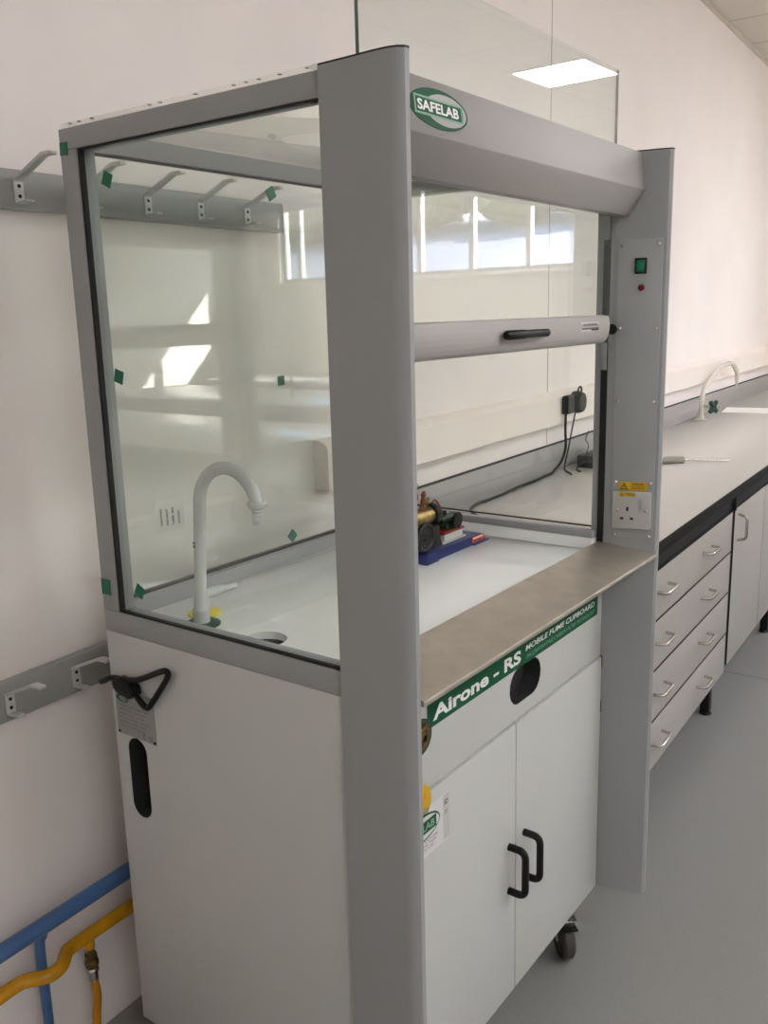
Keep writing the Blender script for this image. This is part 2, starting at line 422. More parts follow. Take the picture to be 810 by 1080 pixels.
# printed green strip on the fascia
P = Print((0, YB, 0), (1, 0, 0), (0, 0, 1), (0, -1, 0))
P.rect(.196, .877, .922, .922, 'green', .0008)
P.text('Airone - RS', .213, .8865, .325, .0275, 'whiteink', .0014, bold=.035)
P.text('MOBILE FUME CUPBOARD', .558, .903, .345, .0120, 'whiteink', .0014, bold=.02, shear=.15)
P.text('INCORPORATING CARBON FILTER TECHNOLOGY', .563, .886, .345, .0085, 'palink', .0014, shear=.15)
P.out('green_name_strip', fas, 'green strip with white lettering')
b = bm_new(); lathe(b, [(.027, 0), (.027, .002), (.019, .0022), (.019, .006), (.017, .008), (.006, .0085), (.006, .004), (.0, .004)], (.176, YB, .872), (0, -1, 0), 28)
tag(obj('cam_lock', b, 'dullbrass', fas), 'round brass cam lock')
b = bm_new(); lathe(b, [(.033, 0), (.033, .0012), (.0, .0012)], (.176, YB, .872), (0, -1, 0), 32); obj('lock_rosette', b, 'dkgreen', fas)
P = Print((.171, YB-.004, .752), (1, 0, 0), (0, 0, 1), (0, -1, 0)); P.ell(0, 0, .028, .032, 'yellow', .0006)
P.ell(0, .008, .014, .006, mat('orange_print', (222, 140, 20), .5), .001); P.out('round_sticker', doorL, 'yellow round sticker')
# door label: white paper with oval logo and printed lines
P = Print((0, YB-.004, 0), (1, 0, 0), (0, 0, 1), (0, -1, 0))
P.rect(.085, .644, .258, .737, 'labelpaper', .0006); P.rect(.238, .648, .256, .733, 'greyink', .0009) if False else None
P.rect(.236, .646, .257, .735, mat('pale_grey_print', (186, 186, 182), .6), .0009)
P.text('SD', .239, .715, .013, .010, 'ink', .0012, bold=.02); P.text('20', .240, .697, .010, .008, 'greyink', .0012)
P.ell(.163, .702, .062, .026, 'green', .0010); P.ell(.165, .7015, .057, .022, 'labelpaper', .0012)
P.rect(.115, .690, .213, .714, 'green', .0014); P.text('SAFELAB', .122, .695, .084, .014, 'pgreen', .0017, bold=.02)
for k, (tx, wd) in enumerate((('DO NOT COVER', .10), ('CHECK FILTER', .095), ('BEFORE EACH USE', .085), ('READ MANUAL', .05))):
    P.text(tx, .118, .671-.0075*k, wd, .0045, 'greyink', .0010)
P.out('instruction_label', doorL, 'white paper label with green oval')
# rating plate and cable on the near side panel
P = Print((0, 0, 0), (0, -1, 0), (0, 0, 1), (-1, 0, 0))
P.rect(-.722, .798, -.611, .892, 'plate', .0012, .0012)
P.ell(-.701, .873, .018, .0075, 'dkgreen', .0016); P.ell(-.699, .873, .013, .005, 'pgreen', .0019); P.text('SAFELAB', -.715, .8705, .028, .005, 'ink', .0022)
for k, tx in enumerate(('MOBILE FUME CUPBOARD', 'AIRONE RS  230V 50HZ', 'SERIAL NO. DATE', 'MAX LOAD  AMPS', 'INSPECT FILTER YEARLY', 'MADE IN ENGLAND')):
    P.text(tx, -.713, .857-.0085*k, .085-.006*(k % 3), .004, 'greyink', .0016)
P.text('CE', -.631, .804, .011, .008, 'ink', .0016); P.text('X', -.648, .806, .007, .009, 'ink', .0016); P.rect(-.648, .8025, -.641, .804, 'ink', .0016)
rp = P.out('rating_plate', sideL, 'small silver rating plate with oval logo')
for y, z in ((.718, .889), (.615, .889), (.718, .802), (.615, .802)): screw('rivet', sideL, (-.0012, y, z), (-1, 0, 0), .003, 'dkmetal')
b = bm_new()
path = spline([(-.008, .752, .898), (-.011, .735, .906), (-.013, .71, .917), (-.013, .64, .928), (-.013, .575, .957), (-.013, .552, .965), (-.013, .548, .955), (-.013, .575, .920), (-.013, .604, .886), (-.013, .616, .879), (-.014, .630, .888), (-.014, .648, .904)], 8)
tube(b, path, .0058, 12)
pc = tag(obj('power_cable', b, 'black', FC), 'black looped power cable with plug')
b = bm_new(); prism(b, [(.638, .898), (.650, .890), (.680, .892), (.696, .900), (.700, .916), (.686, .926), (.654, .922), (.640, .912)], 0, -.024, -.002, .003); obj('plug', b, 'black', pc)
# upper frame: near side, far side, rear
def side_frame(x0, x1):
    b = bm_new()
    box(b, (x0, .150, 1.866), (x1, D, H), .001); box(b, (x0, .150, ZF), (x1, D, 1.047), .001); box(b, (x0, .69, 1.0475), (x1, D, 1.8655), .001)
    if x0 > .5: box(b, (x0, .1502, 1.0475), (x1, .164, 1.8655), .001)
    return obj('side_frame', b, 'grey', FC)
sf = side_frame(0, .038); sf2 = side_frame(X1-.038, X1)
b = bm_new(); box(b, (.038, .697, 1.866), (X1-.038, D, H), .001); rf0 = obj('rear_top_rail', b, 'grey', FC)
b = bm_new(); box(b, (.038, .69, 1.028), (X1-.038, D, 1.060), .001); rf = obj('rear_bottom_rail', b, 'grey', FC)
b = bm_new(); box(b, (.04, .136, 1.85), (.95, .168, H), .001); obj('front_lintel', b, 'grey', FC)
def gasket(name, parent, pts):
    b = bm_new()
    for a, c in pts: box(b, a, c)
    return obj(name, b, 'gasket', parent)
# near pane
b = bm_new(); box(b, (.012, .1505, 1.0475), (.018, .6895, 1.8655)); pn = obj('side_pane', b, 'glass', FC)
gasket('pane_gasket', sf, [((.003, .1505, 1.0475), (.012, .6895, 1.0505)), ((.003, .1505, 1.863), (.012, .6895, 1.8655)), ((.003, .6835, 1.0505), (.012, .6895, 1.863))])
b = bm_new(); box(b, (X1-.018, .1645, 1.0475), (X1-.012, .6895, 1.8655)); pf = obj('side_pane', b, 'glass', FC)
b = bm_new(); box(b, (.0385, .711, 1.062), (X1-.0385, .717, 1.866)); pr = obj('rear_pane', b, 'glass', FC)
gasket('pane_gasket', rf, [((.0385, .704, 1.0605), (X1-.0385, .711, 1.066))]); gasket('pane_gasket', rf0, [((.0385, .704, 1.862), (X1-.0385, .711, 1.866))])
# inner lips of the far frame round the worktop
b = bm_new(); box(b, (.930, .150, 1.0565), (X1-.0385, .69, 1.074), .002); obj('inner_rail', b, 'grey', FC)
b = bm_new(); box(b, (.928, .150, 1.0285), (X1-.0385, .69, 1.056), .002); obj('worktop_rim', b, 'whitetop', FC)
gasket('pane_gasket', sf2, [((X1-.024, .1505, 1.0745), (X1-.0185, .6895, 1.0775)), ((X1-.024, .684, 1.0775), (X1-.0185, .6895, 1.86))])
# clear top sheet with screws
b = bm_new(); box(b, (.002, .155, 1.9005), (X1-.002, D-.002, 1.9085), .0008); ts = obj('top_sheet', b, 'acrylic', FC)
for y in (.715, .69, .655, .51, .485, .405, .325, .30, .275, .235, .185): screw('sheet_screw', ts, (.012, y, 1.9085), (0, 0, 1), .0035, 'dkmetal')
# worktop with the cup sink hole
b = bm_new(); box(b, (.0385, .147, .998), (X1-.0385, .6895, 1.028), .002); wt = obj('worktop', b, 'whitetop', FC)
b = bm_new(); lathe(b, [(.040, -.06), (.040, .06)], (.079, .393, 1.02), (0, 0, 1), 40); cut(wt, b)
b = bm_new()
prof = [(.0398, 1.014), (.0385, 1.0), (.034, .955), (.0, .95)]
t = bmesh.new(); rings = [[t.verts.new((.079+max(r, 1e-4)*math.cos(2*PI*k/40), .393+max(r, 1e-4)*math.sin(2*PI*k/40), z)) for k in range(40)] for r, z in prof]
for i in range(3):
    for k in range(40): t.faces.new((rings[i][k], rings[i][(k+1) % 40], rings[i+1][(k+1) % 40], rings[i+1][k]))
merge(b, t); tag(obj('cup_sink', b, 'dark', wt), 'dark round cup sink')
# stainless sill
b = bm_new(); prism(b, [(.147, 1.0455), (.120, 1.0452), (.035, 1.030), (.0165, 1.0275), (.0138, 1.0268), (.0132, 1.0252), (.0132, 1.0198), (.0142, 1.0182), (.0165, 1.0176), (.035, 1.019), (.120, 1.0275), (.147, 1.036)], 0, .041, .958); sill = obj('front_sill', b, 'steel', FC)
# trim the sill to the splayed posts: corners follow the fins
me = sill.data
for v in me.vertices:
    k = max(0, (.128-v.co.y)/.1)
    if v.co.x > .5: v.co.x = .9495+.023*k
    else: v.co.x = .0405-.023*k
b = bm_new(); box(b, (.041, .1285, 1.0005), (.949, .1465, 1.0255)); obj('sill_support', b, 'greyhead', FC)
# header fascia
b = bm_new(); prism(b, [(.074, 1.9), (.0645, 1.8235), (.0955, 1.772), (.119, 1.772), (.119, 1.9)], 0, .026, .964, .0012); hd = obj('header', b, 'greyhead', FC)
for v in hd.data.vertices:
    k = max(0, (.128-v.co.y)/.1)
    if v.co.x > .5: v.co.x = .9495+.0232*k-.0008
    else: v.co.x = .0405-.0232*k+.0008
fv = Vector((0, .0095, .0765)).normalized(); fn = Vector((0, -.0765, .0095)).normalized()
P = Print(Vector((.161, .0693, 1.8615)), (1, 0, 0), fv, fn)
P.ell(0, 0, .077, .0275, 'green', .0012, thick=.0012)
P.ell(.017, 0, .055, .0218, 'greyhead', .0016); P.ell(.004, 0, .071, .0242, 'green', .0013)
P.poly([(-.0655, -.0128), (.0625, -.0128), (.0625, .0128), (-.0655, .0128)], 'pgreen', .0019)
P.poly([(-.062, -.0098), (.057, -.0098), (.057, .0098), (-.062, .0098)], 'green', .0022)
P.text('SAFELAB', -.0585, -.0072, .108, .0144, 'whiteink', .0025, bold=.03)
P.text(')', .0575, -.009, .003, .018, 'green', .0025, bold=.03)
P.out('oval_badge', hd, 'green oval badge with white lettering')
# sash: glass and front rail
b = bm_new(); box(b, (.050, .1245, 1.507), (.949, .1305, 2.066)); sg = obj('sash_glass', b, ['glass', 'glassedge', 'greyhead'], FC)
for p in sg.data.polygons:
    if p.normal.x < -.9: p.material_index = 1
    if p.normal.x > .9: p.material_index = 2
b = bm_new(); prism(b, [(.1235, 1.566), (.1085, 1.564), (.1065, 1.560), (.1045, 1.546), (.1046, 1.538), (.1058, 1.529), (.1085, 1.520), (.1125, 1.5125), (.118, 1.508), (.1235, 1.506)], 0, .102, .888, .0006); sr = obj('sash_rail', b, 'greyhead', FC, sharp=25)
b = bm_new(); tube(b, [(.405, .094, 1.5385), (.410, .094, 1.5385), (.474, .094, 1.5385), (.478, .094, 1.5385), (.482, .094, 1.5385), (.565, .094, 1.5385), (.571, .094, 1.5385)], .008, 18, radii=[.0055, .0085, .0085, .0078, .0072, .0072, .0045])
tag(obj('sash_grip', b, 'black', sr), 'black round-ended grip bar')
P = Print((0, .1056, 1.543), (1, 0, 0), (0, .02, 1), (0, -1, .03)); P.rect(.742, -.0085, .832, .0105, 'labelpaper', .0008); P.text('WARNING', .750, .0015, .072, .006, 'ink', .0012, bold=.02); P.rect(.744, -.0045, .830, -.0015, 'greyink', .0012); P.rect(.790, -.0075, .828, -.0045, 'ink', .0012)
P.out('sash_sticker', sr, 'white printed sticker')
for z0, z1 in ((1.79-.065, 1.79-.012), (1.445, 1.505)):
    b = bm_new(); box(b, (.9385, .1315, z0), (.9425, .147, z1), .001); obj('sash_guide', b, 'grey', FC)
for x0, x1 in ((.9455, .9515), (.0385, .0455)):
    b = bm_new(); box(b, (x0, .1325, 1.0465), (x1, .1465, 1.772)); obj('sash_channel', b, 'gasket', FC)
b = bm_new(); box(b, (.046, .1325, 1.80), (.14, .1355, 1.835), .001); obj('pulley_plate', b, 'grey', FC)
for x in (.07, .085): screw('plate_screw', FC, (x, .1325, 1.818), (0, -1, 0), .004, 'dkmetal')
# service panel, screws, switch, lamp, socket on the inside face of the far post
import math as _m
inner_n = Vector((-.099, -.023, 0)).normalized(); inner_u = Vector((.023, -.099, 0)).normalized()
org = Vector((.950, .128, 0))
def SP(y, z, off=0): return org+inner_u*((.128-y)/.099*.1016)+Vector((0, 0, z))+inner_n*off
def sbox(bm, y0, z0, y1, z1, t0, t1, bev=0, mi=0):
    a = SP(y0, z0); mx = Matrix.Identity(4)
    for i, v in enumerate((inner_u, Vector((0, 0, 1)), inner_n)):
        for j in range(3): mx[j][i] = v[j]
    for j in range(3): mx[j][3] = a[j]
    box(bm, (0, 0, t0), ((y0-y1)/.099*.1016, z1-z0, t1), bev, mi, mx=mx)
b = bm_new(); sbox(b, .1155, 1.062, .0245, 1.724, 0, .0025, .0008); sp = obj('service_panel', b, 'panel', FC)
for y in (.108, .032):
    for z in (1.712, 1.535, 1.375, 1.190, 1.066): screw('panel_screw', sp, SP(y, z, .0025), inner_n, .0038)
b = bm_new(); sbox(b, .0805, 1.651, .0560, 1.684, .0025, .006, .001); sw = obj('rocker_switch', b, 'black', sp)
b = bm_new(); sbox(b, .0765, 1.6555, .0600, 1.6795, .006, .0080, .001); tag(obj('rocker', b, 'lens', sw), 'green lit rocker')
b = bm_new(); lathe(b, [(.007, 0), (.007, .004), (.005, .007), (.001, .008)], SP(.066, 1.622, .0025), inner_n, 20); tag(obj('indicator_lamp', b, 'red', sp), 'dark red indicator lamp')
b = bm_new(); lathe(b, [(.003, 0), (.003, .012), (.010, .0125), (.0115, .017), (.0115, .022), (.0085, .026), (.001, .0265)], SP(.122, 1.5345, 0), inner_n, 20); tag(obj('sash_knob', b, 'black', FC), 'black round sash knob')
b = bm_new(); sbox(b, .1125, 1.084, .0285, 1.171, .0025, .012, .003); sk = obj('power_socket', b, 'socket', sp)
tag(sk, 'white single switched socket')
b = bm_new(); sbox(b, .051, 1.133, .040, 1.155, .012, .017, .0015); obj('socket_switch', b, 'socket', sk)
b = bm_new()
for y0, z0, y1, z1 in ((.0815, 1.126, .0765, 1.1355), (.0945, 1.106, .087, 1.111), (.073, 1.106, .0655, 1.111)): sbox(b, y0, z0, y1, z1, .0117, .0123)
obj('pin_holes', b, 'ink', sk)
for y in (.101, .040): screw('socket_screw', sk, SP(y, 1.1275, .012), inner_n, .0032, 'satin')
P = Print(SP(.128, 0, 0), inner_u, (0, 0, 1), inner_n); k = .1016/.099
def W(y): return (.128-y)*k
P.rect(W(.100), 1.1725, W(.0375), 1.1925, 'yellow', .0031); P.poly([(W(.097), 1.1745), (W(.080), 1.1745), (W(.0885), 1.1905)], 'ink', .0034)
P.poly([(W(.094), 1.1762), (W(.083), 1.1762), (W(.0885), 1.1868)], 'yellow', .0037); P.rect(W(.0893), 1.1785, W(.0877), 1.1838, 'ink', .0040); P.rect(W(.0893), 1.1768, W(.0877), 1.1778, 'ink', .0040)
P.text('WARNING', W(.072), 1.185, .026, .0045, 'ink', .0034, bold=.02); P.text('ISOLATE BEFORE', W(.074), 1.180, .030, .003, 'ink', .0034); P.text('REMOVING COVER', W(.074), 1.1755, .030, .003, 'ink', .0034)
P.rect(W(.0985), 1.1595, W(.062), 1.1695, 'yellow', .0126); P.poly([(W(.096), 1.1605), (W(.087), 1.1605), (W(.0915), 1.1688)], 'ink', .0129); P.poly([(W(.0942), 1.1615), (W(.0888), 1.1615), (W(.0915), 1.1667)], 'yellow', .0132); P.text('WARNING', W(.083), 1.165, .018, .003, 'ink', .0129, bold=.02); P.text('3 AMP MAX', W(.083), 1.161, .017, .0025, 'ink', .0129)
P.out('warning_stickers', sp, 'yellow electrical warning stickers')
# green corner tapes and sticker on the panes
def tape(parent, plane, a, z, s, ang):
    c, sn = math.cos(ang), math.sin(ang); pts = [(c*x-sn*y, sn*x+c*y) for x, y in ((-s, -s), (s, -s), (s, s), (-s, s))]
    b = bm_new()
    if plane == 'near': prism(b, [(a+p, z+q) for p, q in pts], 0, .0110 if parent is pn else -.0012, .0119 if parent is pn else -.0001)
    else: prism(b, [(a+p, z+q) for p, q in pts], 1, .7095, .7108)
    return obj('tape_square', b, 'tape', parent)
tape(sf, 'near', .7215, 1.868, .0105, .05); 
b = bm_new(); prism(b, [(.7325, 1.078), (.706, 1.078), (.706, 1.108), (.7325, 1.108)], 0, -.0012, -.0001); obj('tape_square', b, 'tape', sf)
tape(pn, 'near', .629, 1.811, .0115, .45); tape(pn, 'near', .643, 1.485, .0115, .28); tape(pn, 'near', .637, 1.094, .0115, .5)
tape(pr, 'rear', .497, 1.837, .0125, .5); tape(pr, 'rear', .500, 1.441, .0105, .03); tape(pr, 'rear', .513, 1.083, .0115, .75)
P = Print((.158, .7105, 1.2), (1, 0, -.05), (.05, 0, 1), (0, -1, 0)); P.rect(-.036, -.030, .036, .032, 'clearlab', .0005)
for i, (tx, ln) in enumerate((('CAUTION', .034), ('DO NOT', .033), ('USE IN', .034), ('HOOD', .026))):
    Q = Print(P.at((-.020+.0148*i, -.018), 0), (.0, 0, 1), (-1, 0, 0), (0, -1, 0)); Q.bm.free(); Q.bm = P.bm; Q.mats = P.mats
    Q.text(tx, 0, 0, ln, .0058, 'ink', .001, bold=.04)
P.out('pane_label', pr, 'small translucent printed label')
# castors
def castor(x, y, ang):
    c = bpy.data.objects.new('castor', None); COL.objects.link(c); c.parent = FC; c.location = (x, y, 0); c.rotation_euler = (0, 0, ang)
    b = bm_new(); box(b, (-.035, -.03, .137), (.035, .03, .1438), .002); tube(b, [(0, 0, .112), (0, 0, .138)], .014, 16)
    for s in (-1, 1): prism(b, [(-.018, .110), (.018, .110), (.036, .05), (.018, .042)], 1, s*.019-.0012, s*.019+.0012)
    box(b, (-.030, -.026, .101), (.044, .026, .108), .002); obj('fork', b, 'chrome', c)
    b = bm_new(); lathe(b, [(.020, -.0155), (.044, -.0155), (.0495, -.010), (.0495, .010), (.044, .0155), (.020, .0155)], (.022, 0, .0495), (0, 1, 0), 32); obj('wheel', b, 'tyre', c)
    b = bm_new(); box(b, (.040, -.019, .098), (.070, .019, .104), .002); obj('brake_lever', b, 'black', c)
castor(.852, .176, -2.35); castor(.12, .20, -2.2); castor(.12, .66, .8); castor(.86, .66, 1.2)

# ------------------------------------------------------------------ things standing on the cupboard's worktop
def cup_thing(name, label, cat, x, y, z): return thing(name, label, cat, cup(x, y, z), -PHI)
tp = cup_thing('water_tap', 'pale grey swan-neck water tap on dark green base inside the fume cupboard', 'tap', .075, .546, 1.028)
b = bm_new(); lathe(b, [(.034, 0), (.034, .003), (.028, .006), (.001, .007)], (0, 0, 0)); tag(obj('base', b, 'dkgreen', tp), 'dark green base disc')
b = bm_new(); lathe(b, [(.0155, .006), (.0155, .03), (.0125, .034), (.0115, .05)], (0, 0, 0))
R = .0725; cyy = -.088
pts = [(0, 0, .03), (0, -.006, .12), (0, -.0145, .215)]
for k in range(0, 19):
    a = math.radians(166)*k/18; pts.append((0, cyy+R*math.cos(a), .2275+R*math.sin(a)))
tube(b, pts, .0112, 18); spout = obj('spout', b, 'tapgrey', tp)
e = Vector(pts[-1])
b = bm_new(); lathe(b, [(.0132, 0), (.0168, .003), (.0168, .009), (.0125, .012), (.0085, .0145), (.0096, .0175), (.0075, .021), (.0088, .024), (.0068, .0275), (.0078, .031), (.006, .0345), (.0066, .038), (.005, .042)], e+Vector((0, 0, .004)), (0, .10, -1), 18); obj('nozzle', b, 'tapgrey', tp)
P = Print((-.0124, -.008, .15), (0, -1, 0), (0, 0, 1), (-1, 0, 0)); P.rect(-.003, 0, .003, .005, 'ink', .0006); P.rect(-.003, .007, .003, .011, 'ink', .0006); P.out('tap_marking', spout)
gt = cup_thing('gas_tap', 'low grey gas outlet with barbed nozzle on yellow disc behind the swan-neck tap', 'tap', .121, .590, 1.028)
b = bm_new(); lathe(b, [(.032, 0), (.032, .003), (.027, .006), (.001, .007)], (0, 0, 0)); tag(obj('base', b, 'yellowplastic', gt), 'yellow base disc')
b = bm_new(); tube(b, [(0, 0, .005), (0, 0, .052)], .012, 16); tube(b, [(-.014, 0, .040), (.036, -.006, .040)], .0105, 16); obj('body', b, 'tapgrey', gt)
b = bm_new(); lathe(b, [(.009, 0), (.0095, .004), (.0075, .008), (.0088, .013), (.007, .019), (.0082, .024), (.0065, .03), (.0074, .035), (.005, .041)], (.0355, -.006, .040), (1, -.16, .0), 18); obj('nozzle', b, 'tapgrey', gt)

en = cup_thing('model_engine', 'small brass and black model steam engine on a blue base inside the cupboard', 'model engine', .6255, .413, 1.028); en.scale = (.985, .985, .985)
b = bm_new()
prism(b, [(-.004, 0), (.272, 0), (.268, .004), (.252, .022), (.008, .022), (0, .004)], 1, 0, .105, .0015); box(b, (-.006, -.006, 0), (.045, .111, .004), .001); box(b, (.205, -.006, 0), (.276, .111, .004), .001)
obj('base_plate', b, 'bluebase', en)
P = Print((.19, -.0001, .0045), (1, 0, 0), (0, 0, 1), (0, -1, 0)); P.rect(.012, .002, .068, .0165, 'orange', .0008); P.rect(.016, .010, .062, .014, 'paper', .0011); P.rect(.016, .0045, .055, .0075, 'redpaint', .0011); P.out('maker_plate', en, 'orange and white maker plate')
b = bm_new(); lathe(b, [(.012, 0), (.0215, .001), (.0215, .11), (.012, .112)], (-.02, .05, .095), (1, 0, 0), 28); bo = obj('boiler', b, 'brass', en)
b = bm_new(); lathe(b, [(.026, 0), (.028, .003), (.028, .014), (.024, .018), (.016, .016), (.014, .020), (.004, .022)], (.088, .05, .095), (1, 0, 0), 28); obj('boiler_end', b, 'dkmetal', bo)
b = bm_new(); lathe(b, [(.007, 0), (.007, .02), (.011, .024), (.011, .036), (.006, .044), (.004, .052)], (.035, .055, .115), (.1, .1, 1), 16); lathe(b, [(.004, 0), (.004, .03), (.007, .034), (.003, .044)], (.055, .05, .113), (.35, 0, 1), 14); obj('safety_valve', b, 'copper', en)
b = bm_new(); lathe(b, [(.004, 0), (.006, .002), (.006, .008), (.002, .011)], (.046, .057, .165), (.1, .1, 1), 14); obj('valve_cap', b, 'chrome', en)
b = bm_new(); lathe(b, [(.008, 0), (.008, .012), (.011, .014), (.011, .022), (.004, .026)], (.068, .05, .112), (.25, 0, 1), 14); tube(b, [(.060, .05, .128), (.088, .05, .134)], .0028, 8); obj('filler_cap', b, 'dullbrass', en)
b = bm_new(); prism(b, [(-.012, .022), (.105, .022), (.095, .040), (.092, .074), (0, .074), (-.004, .040)], 1, .022, .080, .002); obj('firebox', b, 'dkmetal', en)
b = bm_new(); lathe(b, [(.006, 0), (.030, .001), (.034, .003), (.034, .011), (.030, .013), (.026, .009), (.010, .009), (.006, .014)], (.012, .018, .060), (0, -1, 0), 32); obj('flywheel', b, 'dkmetal', en)
b = bm_new(); box(b, (.100, .018, .022), (.205, .088, .026), .001); box(b, (.112, .022, .026), (.196, .082, .043), .002); obj('engine_bed', b, 'hook', en)
b = bm_new(); box(b, (.108, .02, .0432), (.200, .084, .0495), .0015); obj('bed_plate', b, 'redpaint', en)
b = bm_new(); tube(b, [(.120, .045, .072), (.182, .045, .072)], .013, 18); box(b, (.135, .030, .050), (.180, .062, .066), .002); tube(b, [(.150, .045, .080), (.150, .045, .094)], .005, 10); tube(b, [(.105, .045, .073), (.125, .045, .072)], .005, 10); cy = obj('cylinder', b, 'dkgreenpaint', en)
b = bm_new(); lathe(b, [(.0145, 0), (.0145, .006), (.010, .008), (.006, .012)], (.182, .045, .072), (1, 0, 0), 20); obj('cylinder_cap', b, 'satin', cy)
b = bm_new(); lathe(b, [(.003, 0), (.018, .001), (.020, .003), (.020, .008), (.003, .009)], (.165, .024, .070), (0, -1, 0), 24); obj('flywheel', b, 'dkmetal', en)
b = bm_new(); tube(b, spline([(.10, .05, .12), (.115, .05, .125), (.13, .048, .11), (.14, .046, .09)], 6), .0025, 8); obj('steam_pipe', b, 'copper', en)

# ------------------------------------------------------------------ hook rails on the back wall
def hook_bm(dx, drop):
    b = bm_new(); y = 0
    box(b, (-.010, -.004, -.024), (.010, 0, .020), .001)
    prism(b, [(0, .013), (0, .020), (-.006, .024), (-.082, .056), (-.088, .0575), (-.112, .0575), (-.112, .0515), (-.089, .0515), (-.083, .050), (-.006, .017)], 0, -.0085, .0085, .001)
    prism(b, [(-.002, -.0245), (-.002, -.0205), (-.034, -.0185), (-.036, -.0215), (-.034, -.0225)], 0, -.0085, .0085, .0008)
    return b
def hook_rail(label, x0, x1, z0, z1, xs, dz, bev):
    t = thing('hook_rail', label, 'hook rail', ((x0+x1)/2, YW, z0)); cx = (x0+x1)/2
    b = bm_new(); box(b, (x0-cx, -.022, 0), (x1-cx, 0, z1-z0), bev); obj('rail_board', b, 'rail', t)
    for x in xs:
        h = obj('hook', hook_bm(0, 0), 'hook', t, (x-cx, -.022, dz))
        for z in (.008, -.010): screw('screw', h, (0, -.004, z), (0, -1, 0), .0035, 'dkmetal')
    return t
hook_rail('grey coat hook rail high on the wall behind the cupboard', -1.5, .825, 1.787, 1.858, [.062+.156*k for k in range(-3, 6) if .062+.156*k < .8], .033, .003)
hook_rail('grey hook rail low on the wall left of the cupboard', -1.5, .30, .820, .902, [-.079+.155*k for k in range(-2, 3)], .040, .006)

# ------------------------------------------------------------------ pipes
bp = thing('water_pipe', 'blue painted pipe along the wall above the yellow gas pipe', 'pipe', (-.09, .87, .385))
b = bm_new(); tube(b, [(-1.4, 0, 0), (.85, 0, -.005)], .0175, 18); obj('main_run', b, 'blue', bp)
b = bm_new(); tube(b, [(.0, .0, -.01), (.0, .012, -.04), (.0, .015, -.07), (.0, .015, -.385)], .0105, 14); tube(b, [(0, .0, -.012), (0, .006, -.028)], .0125, 14); obj('branch_pipe', b, 'blue', bp)
for x in (-.7, .45):
    b = bm_new(); box(b, (x-.012, .012, -.012), (x+.012, .055, .012)); obj('pipe_clip', b, 'hook', bp)
gp = thing('gas_pipe', 'yellow gas pipe with an offset bend and hanging hose', 'pipe', (0, .885, .28))
b = bm_new()
tube(b, spline([(-1.4, 0, .0), (-.5, 0, .0), (-.22, 0, .0), (-.15, 0, 0), (-.128, -.008, 0), (-.105, -.028, 0), (-.085, -.034, 0), (-.062, -.028, 0), (-.036, -.007, 0), (-.01, 0, 0), (.15, 0, 0), (.8, 0, -.004)], 8), .0145, 16); obj('main_run', b, 'gas', gp)
b = bm_new(); tube(b, [(.028, 0, -.006), (.026, -.002, -.030)], .0105, 12); obj('tee', b, 'gas', gp)
b = bm_new(); lathe(b, [(.009, 0), (.009, .016), (.0135, .018), (.0135, .032), (.0155, .034), (.0155, .044), (.012, .046), (.012, .054)], (.026, -.002, -.026), (0, 0, -1), 8); obj('brass_fitting', b, 'dullbrass', gp)
b = bm_new(); lathe(b, [(.0125, 0), (.0145, .003), (.0145, .008), (.0115, .011), (.0115, .03), (.010, .032)], (.026, -.002, -.076), (0, 0, -1), 20); obj('hose_clamp', b, 'satin', gp)
b = bm_new(); tube(b, spline([(.026, -.002, -.10), (.031, -.003, -.15), (.024, -.003, -.2), (.018, -.003, -.279)], 8), .0092, 14); obj('hose', b, 'hose', gp)
b = bm_new(); box(b, (.4, .008, -.012), (.424, .04, .012)); obj('pipe_clip', b, 'hook', gp)

# ------------------------------------------------------------------ bench along the back wall
BX0 = 1.07; YBF = .142
wtop = thing('bench_worktop', 'long pale grey laboratory worktop with black edge along the wall', 'worktop', (BX0, YBF, .865))
b = bm_new(); box(b, (0, .006, .0), (XR-.02-BX0, YW-.02-YBF, .035), .001); obj('top', b, 'bench', wtop)
b = bm_new(); box(b, (0, -.001, -.002), (XR-.02-BX0, .0055, .0345), .002); obj('front_edge', b, 'benchedge', wtop)
b = bm_new(); box(b, (0, .762, .035), (XR-.02-BX0, .7825, .15), .001); obj('upstand', b, 'upstand', wtop)
b = bm_new(); box(b, (0, .762, .1505), (XR-.02-BX0, .7825, .1525)); obj('upstand_cap', b, 'benchedge', wtop)
b = bm_new(); box(b, (.0, .012, -.050), (XR-.02-BX0, .04, -.0025)); box(b, (.0, .70, -.05), (XR-.02-BX0, .75, -.0025)); obj('support_frame', b, 'benchedge', wtop)
b = bm_new(); box(b, (1.45, -.0022, -.055), (1.462, .012, .0)); obj('frame_joint', b, 'dark', wtop)
def pull(parent, x, z, w, vertical=False, y=0):
    b = bm_new()
    if vertical: p = [(x, y, z-w), (x, y-.034, z-w+.008), (x, y-.034, z+w-.008), (x, y, z+w)]
    else: p = [(x-w, y, z), (x-w+.008, y-.034, z), (x+w-.008, y-.034, z), (x+w, y, z)]
    tube(b, fillet(p, .014, 4), .0055, 10)
    return tag(obj('handle', b, 'satin', parent), 'satin steel D handle')
CX = 1.30; YD = .160-.012
dc = thing('drawer_cabinet', 'four-drawer warm grey cabinet under the worktop next to the fume cupboard', 'cabinet', (CX, YD, 0))
b = bm_new(); box(b, (.002, .032, .150), (1.2, .72, .812)); obj('carcass', b, 'carcass', dc)
b = bm_new(); box(b, (.006, .0195, .158), (1.198, .0318, .807)); obj('gap_shade', b, 'dark', dc)  # dark sheet gives the drawer gaps their shade by colour
zs = [(.654, .808), (.492, .6465), (.3235, .4845), (.156, .316)]
